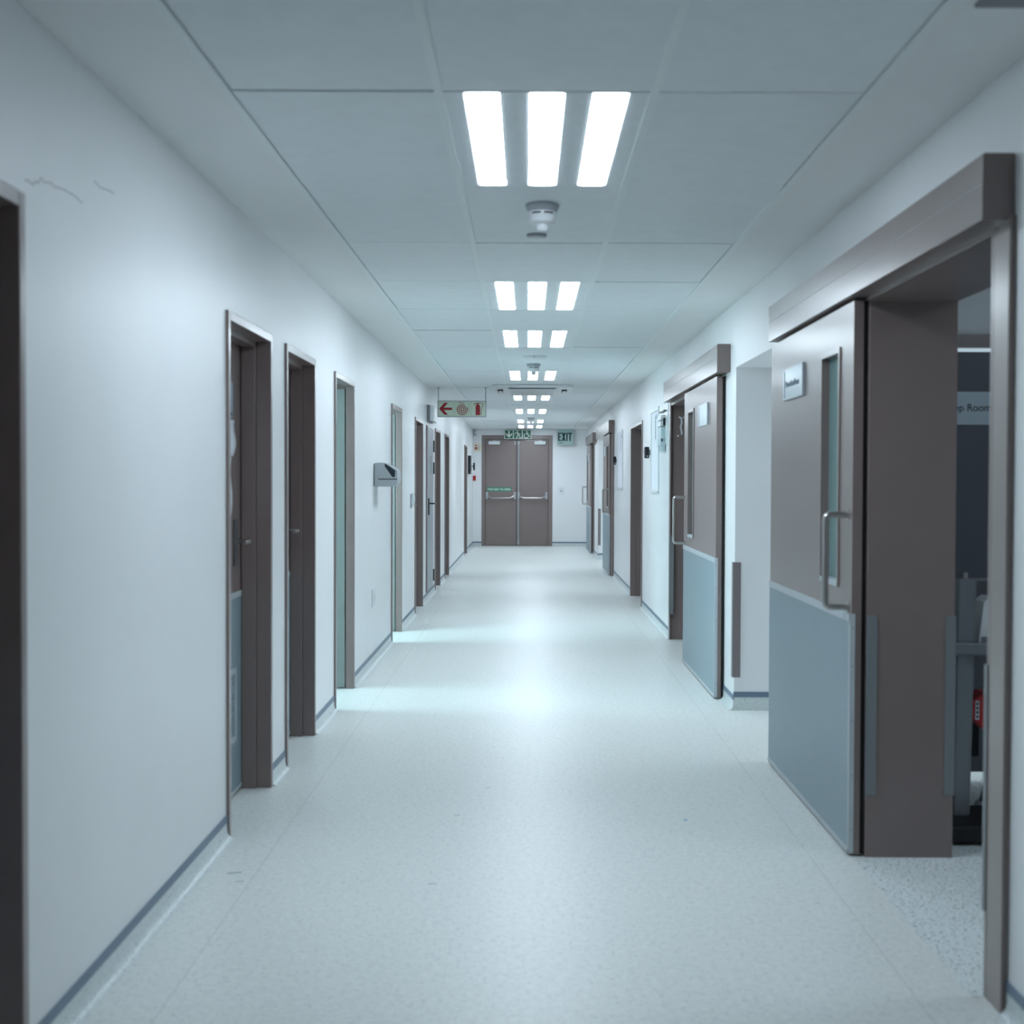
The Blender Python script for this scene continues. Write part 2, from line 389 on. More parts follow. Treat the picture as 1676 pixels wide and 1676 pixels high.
# ================================================================== LEFT DOORS
def left_door(idx, y0, y1, label, leaf='shut', detail=False):
    t = thing('door_%d' % idx, (XL, (y0+y1)/2, 0), label, 'door', kind='structure')
    xa, xb, xc = XL + .012, XL - .055, XL - .118
    b = MB()
    if leaf == 'open': xb = xc = XL - .042
    for (x0, x1, f, top) in ((xa, xb, .036, DTOP), (xb, xc, .052, DTOP - .006))[:1 if leaf == 'open' else 2]:
        b.box(x0, x1, y0, y0 + f, 0, top, TAUPE); b.box(x0, x1, y1 - f, y1, 0, top, TAUPE); b.box(x0, x1, y0 + f, y1 - f, top - f, top, TAUPE)
    b.box(xc, XL - .17, y0, y0 + .012, 0, DTOP, TAUPE); b.box(xc, XL - .17, y1 - .012, y1, 0, DTOP, TAUPE); b.box(xc, XL - .17, y0, y1, DTOP - .012, DTOP, TAUPE)
    b.build('door_frame', t, bevel=.003)
    if leaf == 'shut':
        lx0, lx1 = XL - .160, XL - .121
        lf = MB().box(lx0, lx1, y0 + .016, y1 - .016, .008, DTOP - .016, TAUPED).build('door_leaf', t, bevel=.002)
        b = MB(); b.box(lx1, lx1 + .002, y0 + .04, y1 - .045, .03, .86, KICK)
        for za, zb in ((.86, .885), (.012, .03)): b.box(lx1, lx1 + .004, y0 + .04, y1 - .045, za, zb, KTRIM)
        b.build('kick_plate', lf, label='blue-grey kick plate with pale trims')
        b = MB(); yh = y1 - .17
        b.box(lx1, lx1 + .006, yh - .03, yh + .035, 1.0, 1.2, LOCK)
        b.tube([(lx1, yh, 1.107), (lx1 + .058, yh, 1.107), (lx1 + .066, yh - .012, 1.107), (lx1 + .066, yh - .125, 1.107)], .0095, STEEL)
        b.build('lever_handle', lf, label='steel lever handle on grey plate')
        if detail:
            b = MB()
            ga, gb, za, zb = 5.42, 5.885, .24, .56
            b.box(lx1, lx1 + .010, ga, gb, zb - .025, zb, KTRIM); b.box(lx1, lx1 + .010, ga, gb, za, za + .025, KTRIM)
            b.box(lx1, lx1 + .010, ga, ga + .025, za + .025, zb - .025, KTRIM); b.box(lx1, lx1 + .010, gb - .025, gb, za + .025, zb - .025, KTRIM)
            for i in range(9):
                z = za + .035 + i * .029; b.box(lx1 + .002, lx1 + .007, ga + .025, gb - .025, z, z + .012, KICK)
            b.build('vent_grille', lf, label='pale framed vent grille low on the door')
            b = MB(); b.box(lx1, lx1 + .008, 5.43, 5.83, 1.64, 1.79, HALFW); b.box(lx1 + .008, lx1 + .009, 5.5, 5.8, 1.70, 1.72, INK); b.box(lx1 + .008, lx1 + .009, 5.74, 5.81, 1.645, 1.66, INKD)
            b.build('name_plate', lf, label='blue-grey name plate high on the door')
    elif leaf == 'open':
        yl0 = y1 - .034; yl1 = y1 - .013; lx1 = XL - .050; lx0 = lx1 - .82
        lf = MB().box(lx0, lx1, yl0, yl1, .008, DTOP - .05, TEAL).build('door_leaf', t, bevel=.002, label='teal-grey leaf standing open into the room')
        b = MB()
        b.tube([(lx0 + .07, yl0, 1.1), (lx0 + .07, yl0 - .055, 1.1), (lx0 + .085, yl0 - .062, 1.1), (lx0 + .19, yl0 - .062, 1.1)], .0095, STEEL)
        b.box(lx0 + .045, lx0 + .095, yl0 - .006, yl0, 1.0, 1.2, GUARD)
        b.build('lever_handle', lf)
    return t
LD = ['taupe door frame cut by the picture edge, nearest on the left wall',
      'taupe door with vent grille and two taped papers in deep frame',
      'taupe door in deep frame just past the door with taped papers',
      'doorway with teal leaf standing open, just before the towel dispenser',
      'bright doorway with open leaf partly hidden by the towel dispenser',
      'taupe doorway between the paired switches and the narrow service door',
      'narrow-looking taupe doorway just past the lever-handled service door',
      'taupe doorway second past the service door on the left wall',
      'furthest taupe doorway on the left wall, beside the black wall panel']
for i, (a, c) in enumerate(DL):
    left_door(i + 1, a, c, LD[i], 'open' if i in (3, 4) else 'shut', i == 1)

# service cupboard door set flush in the left wall
t = thing('door_10', (XL, 15.83, .1), 'narrow grey flush service door with black hinges and lever handle', 'door', kind='structure')
b = MB(); b.box(XL - .02, XL + .012, 15.37, 16.30, .1, 2.0, MB and TAUPE)
b.build('door_frame', t)
lf = MB().box(XL, XL + .022, 15.395, 16.275, .12, 1.985, ALU).build('door_leaf', t, bevel=.002, label='plain satin grey leaf')
for z in (1.78, 1.52, .24):
    MB().box(XL + .012, XL + .034, 16.265, 16.30, z - .07, z + .07, BLACK).build('hinge', t, label='black hinge')
b = MB(); b.box(XL + .022, XL + .034, 15.43, 15.50, .98, 1.17, BLACKP)
b.tube([(XL + .034, 15.465, 1.11), (XL + .085, 15.465, 1.11), (XL + .092, 15.49, 1.11), (XL + .092, 15.6, 1.11)], .009, BLACKP)
b.build('lever_handle', lf, label='black lever handle and plate')
b = MB(); b.box(XL + .022, XL + .03, 15.82, 16.02, 1.46, 1.66, GREYP)
b.build('label_plate', lf)

# taped papers on the second left door
def paper(name, y0, y1, z0, z1, bulge, label):
    b = MB(); n = 14; x = XL - .118; vs = []
    for i in range(n + 1):
        v = i / n; z = z1 + (z0 - z1) * v
        for j in range(7):
            u = j / 6; d = .004 + bulge * math.sin(PI * v) * (.3 + .7 * u) + .004 * math.sin(7 * v + 3 * u)
            vs.append((x + d, y0 + (y1 - y0) * u - .012 * u * v, z))
    for i in range(n):
        for j in range(6):
            b.add([], [], PAPER)
    fs = [(i*7+j, i*7+j+1, (i+1)*7+j+1, (i+1)*7+j) for i in range(n) for j in range(6)]
    b.add(vs, [f[::-1] for f in fs], PAPER, True)
    o = b.build(name); m = o.modifiers.new('sheet', 'SOLIDIFY'); m.thickness = .0006
    tag(o, label, 'notice', 'papers taped to the left door'); return o
paper('paper_notice', 5.42, 5.86, 1.475, 1.63, .006, 'upper curled white paper taped to the left door')
paper('paper_notice', 5.40, 5.80, 1.195, 1.47, .003, 'lower long white paper taped to the left door')

# ================================================================== RIGHT: SLIDING DOORS
XF = 1.185                                       # corridor face of the leaves
def sliding(idx, hy0, hy1, ly0, ly1, handle, label, hz=(2.045, 2.213), sign=None, jamb=None, vis=None, hand_y=None, post=None, extra=None):
    t = thing('door_%d' % idx, (XR, (ly0+ly1)/2, 0), label, 'door', kind='structure')
    b = MB(); b.box(1.159, XR, hy0, hy1, hz[0], hz[1], TAUPE); b.box(1.165, XR - .002, hy0 + .004, hy1 - .004, hz[1], hz[1] + .004, TAUPE)
    b.box(1.1575, 1.16, hy0 + .01, hy1 - .01, hz[0] + .092, hz[0] + .094, ALU)
    b.build('track_cover', t, bevel=.004, label='long boxed track cover over the sliding leaf')
    zl = hz[0] - .012
    # leaf with a real cut-out for the vision panel
    va, vc, vz0, vz1 = vis
    b = MB(); xb = XF + .036
    b.box(XF, xb, ly0, va, .010, zl, TAUPED); b.box(XF, xb, vc, ly1, .010, zl, TAUPED)
    b.box(XF, xb, va, vc, .010, vz0, TAUPED); b.box(XF, xb, va, vc, vz1, zl, TAUPED)
    lf = b.build('door_leaf', t)
    b = MB(); f = .02
    b.box(XF - .006, xb, va, va + f, vz0, vz1, TAUPE); b.box(XF - .006, xb, vc - f, vc, vz0, vz1, TAUPE)
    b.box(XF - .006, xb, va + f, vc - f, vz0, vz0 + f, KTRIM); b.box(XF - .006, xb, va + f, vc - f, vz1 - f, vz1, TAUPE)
    b.box(XF + .026, XF + .032, va + f, vc - f, vz0 + f, vz1 - f, GLASS)
    b.build('vision_panel', lf, label='tall narrow teal glass panel in raised frame')
    # kick plate, its pale trims and the return on the near edge
    b = MB(); b.box(XF - .003, XF, ly0 + .012, ly1, .03, .862, KICK)
    b.build('kick_plate', lf, label='blue-grey kick plate on the lower half')
    b = MB(); b.box(XF - .006, XF, ly0, ly1, .862, .892, KTRIM); b.box(XF - .006, XF, ly0, ly1, .010, .03, KTRIM)
    b.box(XF - .006, XF + .013, ly0 - .003, ly0 + .012, .012, .892, KTRIM)
    for z in (.1, .3, .5, .7, .84): b.disc((0, 0), .003, EY(XF + .005, ly0 - .003, z), 0, .001, INK, 10)
    b.build('kick_trim', lf, label='pale metal trims around the kick plate')
    MB().box(xb + .001, XR - .012 if False else XR - .006, ly0 + .01, ly1 - .01, .006, zl, BLACK).build('seal', lf, label='black seal behind the leaf')
    # D handle
    yh = hand_y; zt_, zb_ = 1.253, .912; x0 = XF - .085; r = .0125; k = .018
    pts = [(XF, yh, zt_), (x0 + k, yh, zt_)] + [(x0 + k - k*math.sin(a), yh, zt_ - k + k*math.cos(a)) for a in (PI/8, PI/4, 3*PI/8, PI/2)]
    pts += [(x0 + k - k*math.cos(a), yh, zb_ + k - k*math.sin(a)) for a in (0, PI/8, PI/4, 3*PI/8, PI/2)] + [(XF, yh, zb_)]
    b = MB(); b.tube(pts, r, STEEL)
    for z in (zt_, zb_): b.tube([(XF - .004, yh, z), (XF, yh, z)], .019, STEEL)
    b.build('pull_handle', lf, label='D-shaped steel pull handle')
    if sign:
        sa, sb, z0, z1, txt = sign
        b = MB(); b.box(XF - .011, XF, sa, sb, z0, z1, PLATE); b.box(XF - .013, XF - .011, sb - .045, sb - .042, z0 + .01, z1 - .01, HALFW)
        if txt: b.text(txt, .042, (XF - .0112, sb - .075, z0 + .055), (0,-1,0), (0,0,1), INK, lift=0.001)
        b.build('name_plate', lf, bevel=.001, label='silver name plate' + (' reading ' + txt if txt else ''))
    return t

# door_11, nearest
t = sliding(11, 3.49, 6.566, 4.955, 6.62, 'near', 'near taupe sliding door slid open, with plate reading Procedure Room', sign=(5.83, 6.27, 1.745, 1.886, 'Procedure Room'), vis=(5.16, 5.49, .975, 1.885), hand_y=5.015)
b = MB(); b.box(XR - .018, XR + .0, 3.475, 3.59, 0, 2.055, TAUPE); b.box(XR, RW, 3.59, 3.615, 0, 2.055, TAUPE)
b.box(XR - .018, XR, 3.59, 3.612, 0, 2.055, TAUPE)
b.box(XR - .004, RW, 4.945, 4.975, 0, 2.055, TAUPE); b.box(XR - .004, RW, 3.615, 4.945, 2.03, 2.055, TAUPE)
b.box(XR - .012, XR + .004, 3.59, 4.95, 2.03, 2.075, TAUPE)
b.build('door_frame', t, bevel=.003)
for x0, x1 in ((XR - .006, XR + .033), (RW - .034, RW + .003)):
    MB().box(x0, x1, 4.940, 4.946, .23, .888, GUARD).build('corner_guard', t, label='grey metal guard on the far jamb')
MB().box(XR - .021, XR + .004, 3.598, 3.622, .23, .889, GUARD).build('corner_guard', t, label='grey metal guard on the near post')

# door_12
t = sliding(12, 8.352, 11.64, 8.54, 10.29, 'far', 'second taupe sliding door, its steel handle before the open dark gap', sign=(8.92, 9.37, 1.748, 1.892, ''), vis=(9.69, 10.03, .965, 1.895), hand_y=10.21)
b = MB(); b.box(XR - .006, RW, 11.79, 11.82, 0, 2.055, TAUPE); b.box(XR - .006, RW, 10.15, 10.18, 0, 2.055, TAUPE); b.box(XR - .006, RW, 10.18, 11.79, 2.025, 2.055, TAUPE)
b.box(XR - .012, XR, 11.76, 11.84, 0, 2.09, TAUPE); b.box(XR - .012, XR, 10.15, 11.84, 2.055, 2.09, TAUPE)
b.build('door_frame', t, bevel=.003)
MB().box(XR - .014, XR + .025, 11.752, 11.762, .22, .9, GUARD).build('corner_guard', t, label='grey metal guard on the jamb')

# door_13: wide recessed hinged door on the right
t = thing('door_13', (XR, 15.47, 0), 'dark recessed taupe doorway on the right between the notice boards', 'door', kind='structure')
b = MB(); y0, y1 = 14.68, 16.27
for x0, x1, f in ((XR - .012, XR + .06, .036), (XR + .06, XR + .13, .05)):
    b.box(x0, x1, y0, y0 + f, 0, 2.03, TAUPE); b.box(x0, x1, y1 - f, y1, 0, 2.03, TAUPE); b.box(x0, x1, y0 + f, y1 - f, 2.03 - f, 2.03, TAUPE)
b.build('door_frame', t, bevel=.003)
for ya, yb in ((y0 + .02, 15.47), (15.474, y1 - .02)):
    lf = MB().box(XR + .133, XR + .172, ya, yb, .008, 2.0, TAUPED).build('door_leaf', t)
    b = MB(); yy = 15.40 if ya < 15 else 15.545; b.tube([(XR + .133, yy, 1.08), (XR + .085, yy, 1.08), (XR + .08, yy + (-.01 if ya < 15 else .01), 1.08), (XR + .08, yy + (-.11 if ya < 15 else .11), 1.08)], .009, STEEL)
    b.build('lever_handle', lf)

# door_14 and door_15, further on
t = sliding(14, 19.5, 23.1, 19.72, 21.33, 'near', 'third taupe sliding door, nearer of the far pair on the right', hz=(2.07, 2.243), sign=(20.5, 20.95, 1.75, 1.90, ''), vis=(19.98, 20.3, .975, 1.90), hand_y=19.88)
b = MB(); b.box(XR - .03, XR, 19.50, 19.64, 0, 2.07, TAUPE); b.build('door_frame', t)
t = sliding(15, 24.4, 27.3, 25.67, 27.26, 'far', 'furthest taupe sliding door on the right, beside the corridor end', hz=(2.07, 2.24), sign=(26.05, 26.5, 1.75, 1.90, ''), vis=(26.75, 27.08, .975, 1.90), hand_y=27.18)
b = MB(); b.box(XR - .02, XR, 25.2, 25.3, 0, 2.07, TAUPE); b.build('door_frame', t)

# sliding door at the back of the prep room, facing the viewer, lit passage showing in its gaps
t = thing('door_16', (2.3, 6.2, 0), 'dark taupe door with plate reading Prep Room inside the near doorway', 'door', kind='structure')
b = MB(); b.box(1.62, 3.0, 6.225, 6.25, 1.988, 2.05, TAUPE); b.box(1.62, 1.65, 6.22, 6.3, 0, 2.03, TAUPE); b.build('door_frame', t)
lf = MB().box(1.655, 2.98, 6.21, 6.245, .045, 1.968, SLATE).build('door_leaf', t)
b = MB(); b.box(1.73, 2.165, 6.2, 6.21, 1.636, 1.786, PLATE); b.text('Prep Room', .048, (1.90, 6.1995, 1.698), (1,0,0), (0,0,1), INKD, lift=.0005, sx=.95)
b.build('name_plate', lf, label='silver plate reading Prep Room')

# ================================================================== END DOUBLE DOORS
t = thing('door_17', (-.22, YE, 0), 'taupe double fire doors with push bars at the corridor end', 'door', kind='structure')
b = MB(); y = YE - .012
b.box(-.965, -.894, y, YE + .1, 0, 2.325, TAUPE); b.box(.44, .522, y, YE + .1, 0, 2.325, TAUPE); b.box(-.894, .44, y, YE + .1, 2.24, 2.325, TAUPE)
b.build('door_frame', t, bevel=.004)
yl = YE + .02
for k, (xa, xb) in enumerate(((-.89, -.24), (-.234, .436))):
    lf = MB().box(xa, xb, yl, yl + .045, .01, 2.235, TAUPED).build('door_leaf', t, bevel=.002)
    # push bar
    b = MB(); e0, e1 = ((-.853, -.268) if k == 0 else (-.19, .395))
    for x in (e0, e1): b.box(x - .026, x + .026, yl - .055, yl, .985, 1.13, ALU)
    b.tube([(e0 + .02, yl - .05, 1.055), (e0 + .055, yl - .075, 1.025), (e0 + .1, yl - .085, 1.008), (e1 - .1, yl - .085, 1.008), (e1 - .055, yl - .075, 1.025), (e1 - .02, yl - .05, 1.055)], .016, STEEL)
    b.build('push_bar', lf, bevel=.006, label='steel push bar between two end brackets')
    b = MB(); c0 = -.82 if k == 0 else .142; b.box(c0, c0 + .235, yl - .06, yl, 2.13, 2.20, WHITEP)
    b.box(c0 + .05, c0 + .42 if k == 0 else c0 + .12, yl - .05, yl - .035, 2.213, 2.222, STEEL) if k == 0 else b.box(c0 - .18, c0 + .17, yl - .05, yl - .035, 2.213, 2.222, STEEL)
    b.box(c0 + .10, c0 + .15, yl - .055, yl - .02, 2.20, 2.224, STEEL)
    b.build('door_closer', lf, bevel=.003, label='white door closer with steel arm')
    b = MB()
    if k == 1:
        b.tube([(-.192, yl - .03, .06), (-.192, yl - .03, 2.19)], .017, ALU); b.box(-.212, -.172, yl - .045, yl, .03, .13, ALU); b.box(-.212, -.172, yl - .045, yl, 2.13, 2.2, ALU)
    else:
        b.box(-.275, -.25, yl - .035, yl, 2.13, 2.2, ALU)
    b.build('bolt_rod', lf, label='aluminium bolt rod' if k else 'small top bolt')
    if k == 0:
        b = MB(); b.box(-.855, -.34, yl - .003, yl, 1.148, 1.232, GREENL)
        b.text('PUSH BAR TO OPEN', .058, (-.5975, yl - .0035, 1.169), (1,0,0), (0,0,1), SIGNW, 'CENTER', sx=.92, bold=.0016)
        b.build('sticker', lf, label='green sticker reading PUSH BAR TO OPEN')

# ================================================================== CEILING THINGS
def light_proto(y):
    t = thing('ceiling_light', (.049, y + .6, ZC), 'x', 'ceiling light', 'recessed lights along the ceiling')
    b = MB(); z0 = ZC + .0028; x0, x1 = TL1 + .012, TR0 - .012
    cs = [(-.130, .047), (.049, .047), (.228, .047)]
    ya, yb = y + .003, y + 1.197
    xs = x0
    for c, h in cs:
        b.box(xs, c - h - .004, ya, yb, z0, z0 + .02, CEIL); xs = c + h + .004
    b.box(xs, x1, ya, yb, z0, z0 + .02, CEIL)
    for c, h in cs:
        b.box(c - h - .004, c + h + .004, ya, y + .014, z0, z0 + .02, CEIL); b.box(c - h - .004, c + h + .004, y + 1.186, yb, z0, z0 + .02, CEIL)
    b.build('housing', t)
    for c, h in cs:
        r = .02; q = MB(); pts = []
        for cx, cy, a0 in ((c+h-r, y+1.186-r, 0), (c-h+r, y+1.186-r, PI/2), (c-h+r, y+.014+r, PI), (c+h-r, y+.014+r, 3*PI/2)):
            pts += [(cx + r*math.cos(a0 + i*PI/8), cy + r*math.sin(a0 + i*PI/8)) for i in range(5)]
        q.prism(pts, ((0,0,ZC + .001), (1,0,0), (0,1,0)), 0, .014, LAMP)
        q.build('diffuser', t, label='glowing white diffuser strip')
    return t
LL = ['largest three-strip ceiling light, nearest the viewer',
      'second three-strip ceiling light, past the first smoke detector',
      'third three-strip ceiling light, just before the round ceiling speaker',
      'fourth three-strip ceiling light, its middle strip behind the second smoke detector',
      'three-strip ceiling light right behind the ceiling air conditioner cassette',
      'sixth three-strip ceiling light, second beyond the air conditioner cassette',
      'three-strip ceiling light behind the farthest smoke detector',
      'last three-strip ceiling light, right before the corridor end wall']
lp = light_proto(Y0); lp['label'] = LL[0]
bk = dup(lp, (.049, Y0 - 3.6 + .6, ZC), 'added dim three-strip fill light overhead, behind the viewer')  # unseen fixture added as fill for the near end of the corridor
for ch in bk.children:
    if ch.name.startswith('diffuser'):
        ch.data = ch.data.copy(); ch.data.materials[0] = FILL_BACK
for k, l in list(zip(LIGHT_ROWS, LL))[1:]:
    q = dup(lp, (.049, Y0 + 1.2*k + .6, ZC), l)
    for ch in q.children:
        if ch.name.startswith('diffuser'):
            ch.data = ch.data.copy(); ch.data.materials[0] = LAMPF

def detector(x, y):
    t = thing('smoke_detector', (x, y, ZC), 'x', 'smoke detector', 'smoke detectors on the ceiling')
    MB().lathe((x, y, ZC), [(.064, .0025), (.066, -.004), (.064, -.010), (.058, -.022), (.056, -.026)], GREYP, 36).build('base', t, label='grey mounting ring')
    b = MB(); b.lathe((x, y, ZC), [(.056, -.026), (.055, -.040), (.054, -.060), (.045, -.068), (.02, -.072)], WHITEP, 36)
    for a in (-.62, -.12, .12, .62):
        pass
    for a0, a1 in ((-2.35, -1.68), (-1.46, -.79)):
        n = 6; vs = []
        for i in range(n + 1):
            a = a0 + (a1 - a0) * i / n
            for z in (-.038, -.032): vs.append((x + .0568*math.cos(a), y + .0568*math.sin(a), ZC + z))
        b.add(vs, [(2*i, 2*i+2, 2*i+3, 2*i+1) for i in range(n)], BLACKP)
    b.build('sensor_body', t)
    b = MB(); b.lathe((x, y, ZC), [(.02, -.070), (.019, -.095), (.014, -.100)], WHITEP, 20)
    for i in range(20):
        a = 2*PI*i/20; b.box(x + .0195*math.cos(a) - .0012, x + .0195*math.cos(a) + .0012, y + .0195*math.sin(a) - .0012, y + .0195*math.sin(a) + .0012, ZC - .094, ZC - .072, GREYP)
    b.build('sensor_tip', t)
    return t
dp = detector(.054, 5.33); dp['label'] = 'large white smoke detector right after the nearest ceiling light'
dup(dp, (.052, 12.55, ZC), 'white smoke detector between the round ceiling speaker and fourth light')
dup(dp, (.055, 23.3, ZC), 'farthest small smoke detector near the corridor end')

t = thing('ceiling_sprinkler', (.036, 5.97, ZC), 'small flat white sprinkler disc next to the nearest smoke detector', 'sprinkler')
MB().lathe((.036, 5.97, ZC), [(.044, .0025), (.044, -.006), (.040, -.010)], GREYP, 32).build('cover_plate', t)
MB().lathe((.036, 5.97, ZC), [(.030, -.010), (.026, -.016), (.01, -.019)], WHITEP, 28).build('cap', t)
t = thing('ceiling_speaker', (.058, 11.78, ZC), 'shallow round white speaker dish on the ceiling between two lights', 'speaker')
MB().lathe((.058, 11.78, ZC), [(.105, .0025), (.105, -.004), (.095, -.012), (.07, -.020), (.035, -.025), (.01, -.026)], WHITEP, 40).build('dish', t)
MB().lathe((.052, 11.68, ZC - .011), [(.006, 0), (.005, -.005)], BLACKP, 12).build('indicator', t, label='tiny dark indicator')
bpy.data.objects['indicator'].location = (0, 0, 0)

# ceiling air conditioner cassette
t = thing('ceiling_air_conditioner', (.05, 16.0, ZC), 'white ceiling air conditioner cassette with rounded corners and dark louvres', 'air conditioner')
x0, x1, ya, yb, r = -.405, .505, 15.25, 16.75, .10
pts = []
for cx, cy, a0 in ((x1-r, yb-r, 0), (x0+r, yb-r, PI/2), (x0+r, ya+r, PI), (x1-r, ya+r, 3*PI/2)):
    pts += [(cx + r*math.cos(a0 + i*PI/10), cy + r*math.sin(a0 + i*PI/10)) for i in range(6)]
MB().prism(pts, ((0,0,ZC - .025), (1,0,0), (0,1,0)), 0, .025, WHITEP).build('fascia', t, bevel=.004)
MB().box(-.23, .33, ya + .16, yb - .16, ZC - .040, ZC - .026, WHITEP).build('intake_grille', t, bevel=.003)
b = MB()
for i in range(9): b.box(-.20, .30, ya + .25 + i*.12, ya + .262 + i*.12, ZC - .041, ZC - .040, GREYP)
b.box(-.21, .31, ya + .155, ya + .16, ZC - .039, ZC - .027, GUARD)
b.build('intake_slats', t)
for xa, xb in ((-.35, -.29), (.39, .45)):
    b = MB(); b.box(xa, xb, ya + .45, ya + .75, ZC - .040, ZC - .025, BLACKP); b.box(xa + .02, xb - .012, ya + .43, ya + .73, ZC - .047, ZC - .041, WHITEP)
    b.build('louvre', t, label='dark open louvre')

# ================================================================== HANGING AND WALL SIGNS
def hang_sign(name, x0, x1, z0, z1, y, label, cat, panel, rods, edge=None):
    ALU = edge or M['satin_aluminium']
    t = thing(name, ((x0+x1)/2, y, z1), label, cat)
    b = MB(); b.box(x0, x1, y, y + .02, z0, z1, panel)
    f = .008
    b.box(x0, x1, y - .002, y + .022, z1 - f, z1, ALU); b.box(x0, x1, y - .002, y + .022, z0, z0 + f, ALU)
    b.box(x0, x0 + f, y - .002, y + .022, z0, z1, ALU); b.box(x1 - f, x1, y - .002, y + .022, z0, z1, ALU)
    b.build('panel', t)
    for x in rods:
        MB().tube([(x, y + .01, z1 - .002), (x, y + .01, ZC)], .006, ALU, 8).build('rod', t)
        MB().box(x - .02, x + .02, y - .01, y + .03, ZC - .004, ZC, ALU).build('bracket', t)
    return t
y = 15.75
t = hang_sign('hanging_sign', -1.046, -.480, 2.105, 2.298, y, 'hanging sign with red arrow, hose reel and fire extinguisher symbols', 'sign', LUME, (-1.036, -.489))
s = .16; zc = 2.2015
cx = [-.9515, -.763, -.5745]
for c in cx:      # thin cell borders
    b = MB(); w = .0018; fr = EY(c, y - .001, zc); h = .083
    for P in ([(-h,-h),(h,-h)], [(h,-h),(h,h)], [(h,h),(-h,h)], [(-h,h),(-h,-h)]): b.stroke(P, w, fr, 0, .001, GUARD)
    b.build('cell_border', t)
fr = EY(cx[0], y - .001, zc)
b = MB(); k = .074
b.prism([(-k,0),(-.015,-.068),(.028,-.068),(-.022,-.014),(k,-.014),(k,.014),(-.022,.014),(.028,.068),(-.015,.068)], fr, 0, .0012, RED)
b.build('arrow_symbol', t, label='red arrow pointing left')
fr = EY(cx[1], y - .001, zc - .006)
b = MB(); pts = []
for i in range(150):
    a = i * .125; r = .004 + .063 * i / 150; pts.append((r*math.cos(a + .6), r*math.sin(a + .6)))
b.stroke(pts, .0095, fr, 0, .0012, RED); b.stroke([(-.045,.075),(-.02,.078),(.012,.07),(.03,.062)], .006, fr, 0, .0012, RED)
b.build('hose_reel_symbol', t, label='red spiral hose symbol')
fr = EY(cx[2], y - .001, zc)
b = MB()
b.prism([(-.03,-.072),(.022,-.072),(.022,.028),(.014,.046),(.004,.052),(.004,.064),(-.012,.064),(-.012,.052),(-.022,.046),(-.03,.028)], fr, 0, .0012, RED)
b.stroke([(-.052,.052),(-.03,.060),(-.012,.066),(.012,.066)], .008, fr, 0, .0012, RED)
b.stroke([(.004,.066),(.04,.068),(.055,.055),(.052,.035),(.04,.01),(.034,-.03),(.033,-.068)], .006, fr, 0, .0012, RED)
b.build('extinguisher_symbol', t, label='red fire extinguisher symbol')

y = YE - .12
t = hang_sign('exit_route_sign', -.492, .078, 2.243, 2.432, y, 'green sign with down arrow, running figure and wheelchair over double doors', 'sign', SIGNW, (), SIGNW)
for x in (-.40, -.02): MB().tube([(x, y + .01, 2.43), (x, y + .01, ZC)], .005, ALU, 8).build('rod', t)
cx = [-.393, -.207, -.021]; zc = 2.3375
for i, c in enumerate(cx):
    fr = EY(c, y - .001, zc); h = .083
    b = MB(); b.prism([(-h,-h),(h,-h),(h,h),(-h,h)], fr, 0, .001, GREEN); b.build('green_field', t)
    b = MB(); g0, g1 = .001, .0022
    b.stroke([(-h-.004,-h-.004),(h+.004,-h-.004)], .008, fr, 0, .0012, SIGNW)
    if i == 0:
        b.prism([(0,-.07),(.066,-.006),(.066,.034),(.017,-.014),(.017,.07),(-.017,.07),(-.017,-.014),(-.066,.034),(-.066,-.006)], fr, g0, g1, SIGNW)
        b.build('arrow_symbol', t, label='white arrow pointing down')
    elif i == 1:
        b.disc((-.012, .058), .016, fr, g0, g1, SIGNW, 16)
        b.stroke([(-.006,.040),(.012,-.006)], .034, fr, g0, g1, SIGNW)
        b.stroke([(-.066,.006),(-.046,.032),(-.006,.034),(.030,.006),(.056,.018)], .015, fr, g0, g1, SIGNW)
        b.stroke([(.008,-.004),(-.016,-.030),(-.010,-.052),(-.030,-.074)], .018, fr, g0, g1, SIGNW)
        b.stroke([(.012,-.004),(.036,-.026),(.026,-.062),(.074,-.062)], .018, fr, g0, g1, SIGNW)
        b.build('running_figure_symbol', t, label='white running figure')
    else:
        b.disc((.002, .062), .014, fr, g0, g1, SIGNW, 16)
        b.stroke([(.002,.046),(.004,-.004),(.038,-.006),(.050,-.040),(.068,-.036)], .017, fr, g0, g1, SIGNW)
        b.stroke([(.004,.022),(.036,.022)], .013, fr, g0, g1, SIGNW)
        b.stroke([(-.012 + .046*math.cos(a*.1), -.028 + .046*math.sin(a*.1)) for a in range(19, 60)], .014, fr, g0, g1, SIGNW)
        b.build('wheelchair_symbol', t, label='white wheelchair symbol')

y = YE - .10
t = thing('exit_sign', (.785, y, 2.115), 'pale green board lettered EXIT, right of the double doors', 'sign')
b = MB(); b.box(.62, .952, y, y + .03, 2.118, 2.443, EXITB)
b.box(.612, .62, y - .003, y + .033, 2.112, 2.4476, ALU); b.box(.952, .960, y - .003, y + .033, 2.112, 2.4476, ALU); b.box(.62, .952, y - .003, y + .033, 2.110, 2.118, ALU)
b.build('board', t)
b = MB(); fr = EY(.786, y - .001, 2.205); w = .034; h = .172
def bar(x0, x1, z0, z1): b.prism([(x0,z0),(x1,z0),(x1,z1),(x0,z1)], fr, 0, .0015, EXITI)
w = .028
bar(-.152, -.152 + w, 0, h); bar(-.152 + w, -.084, 0, .027); bar(-.152 + w, -.084, h - .027, h); bar(-.152 + w, -.090, .073, .099)
b.prism([(-.078,0),(-.044,0),(.010,h),(-.024,h)], fr, 0, .0018, EXITI); b.prism([(-.024,0),(.010,0),(-.044,h),(-.078,h)], fr, 0, .0014, EXITI)
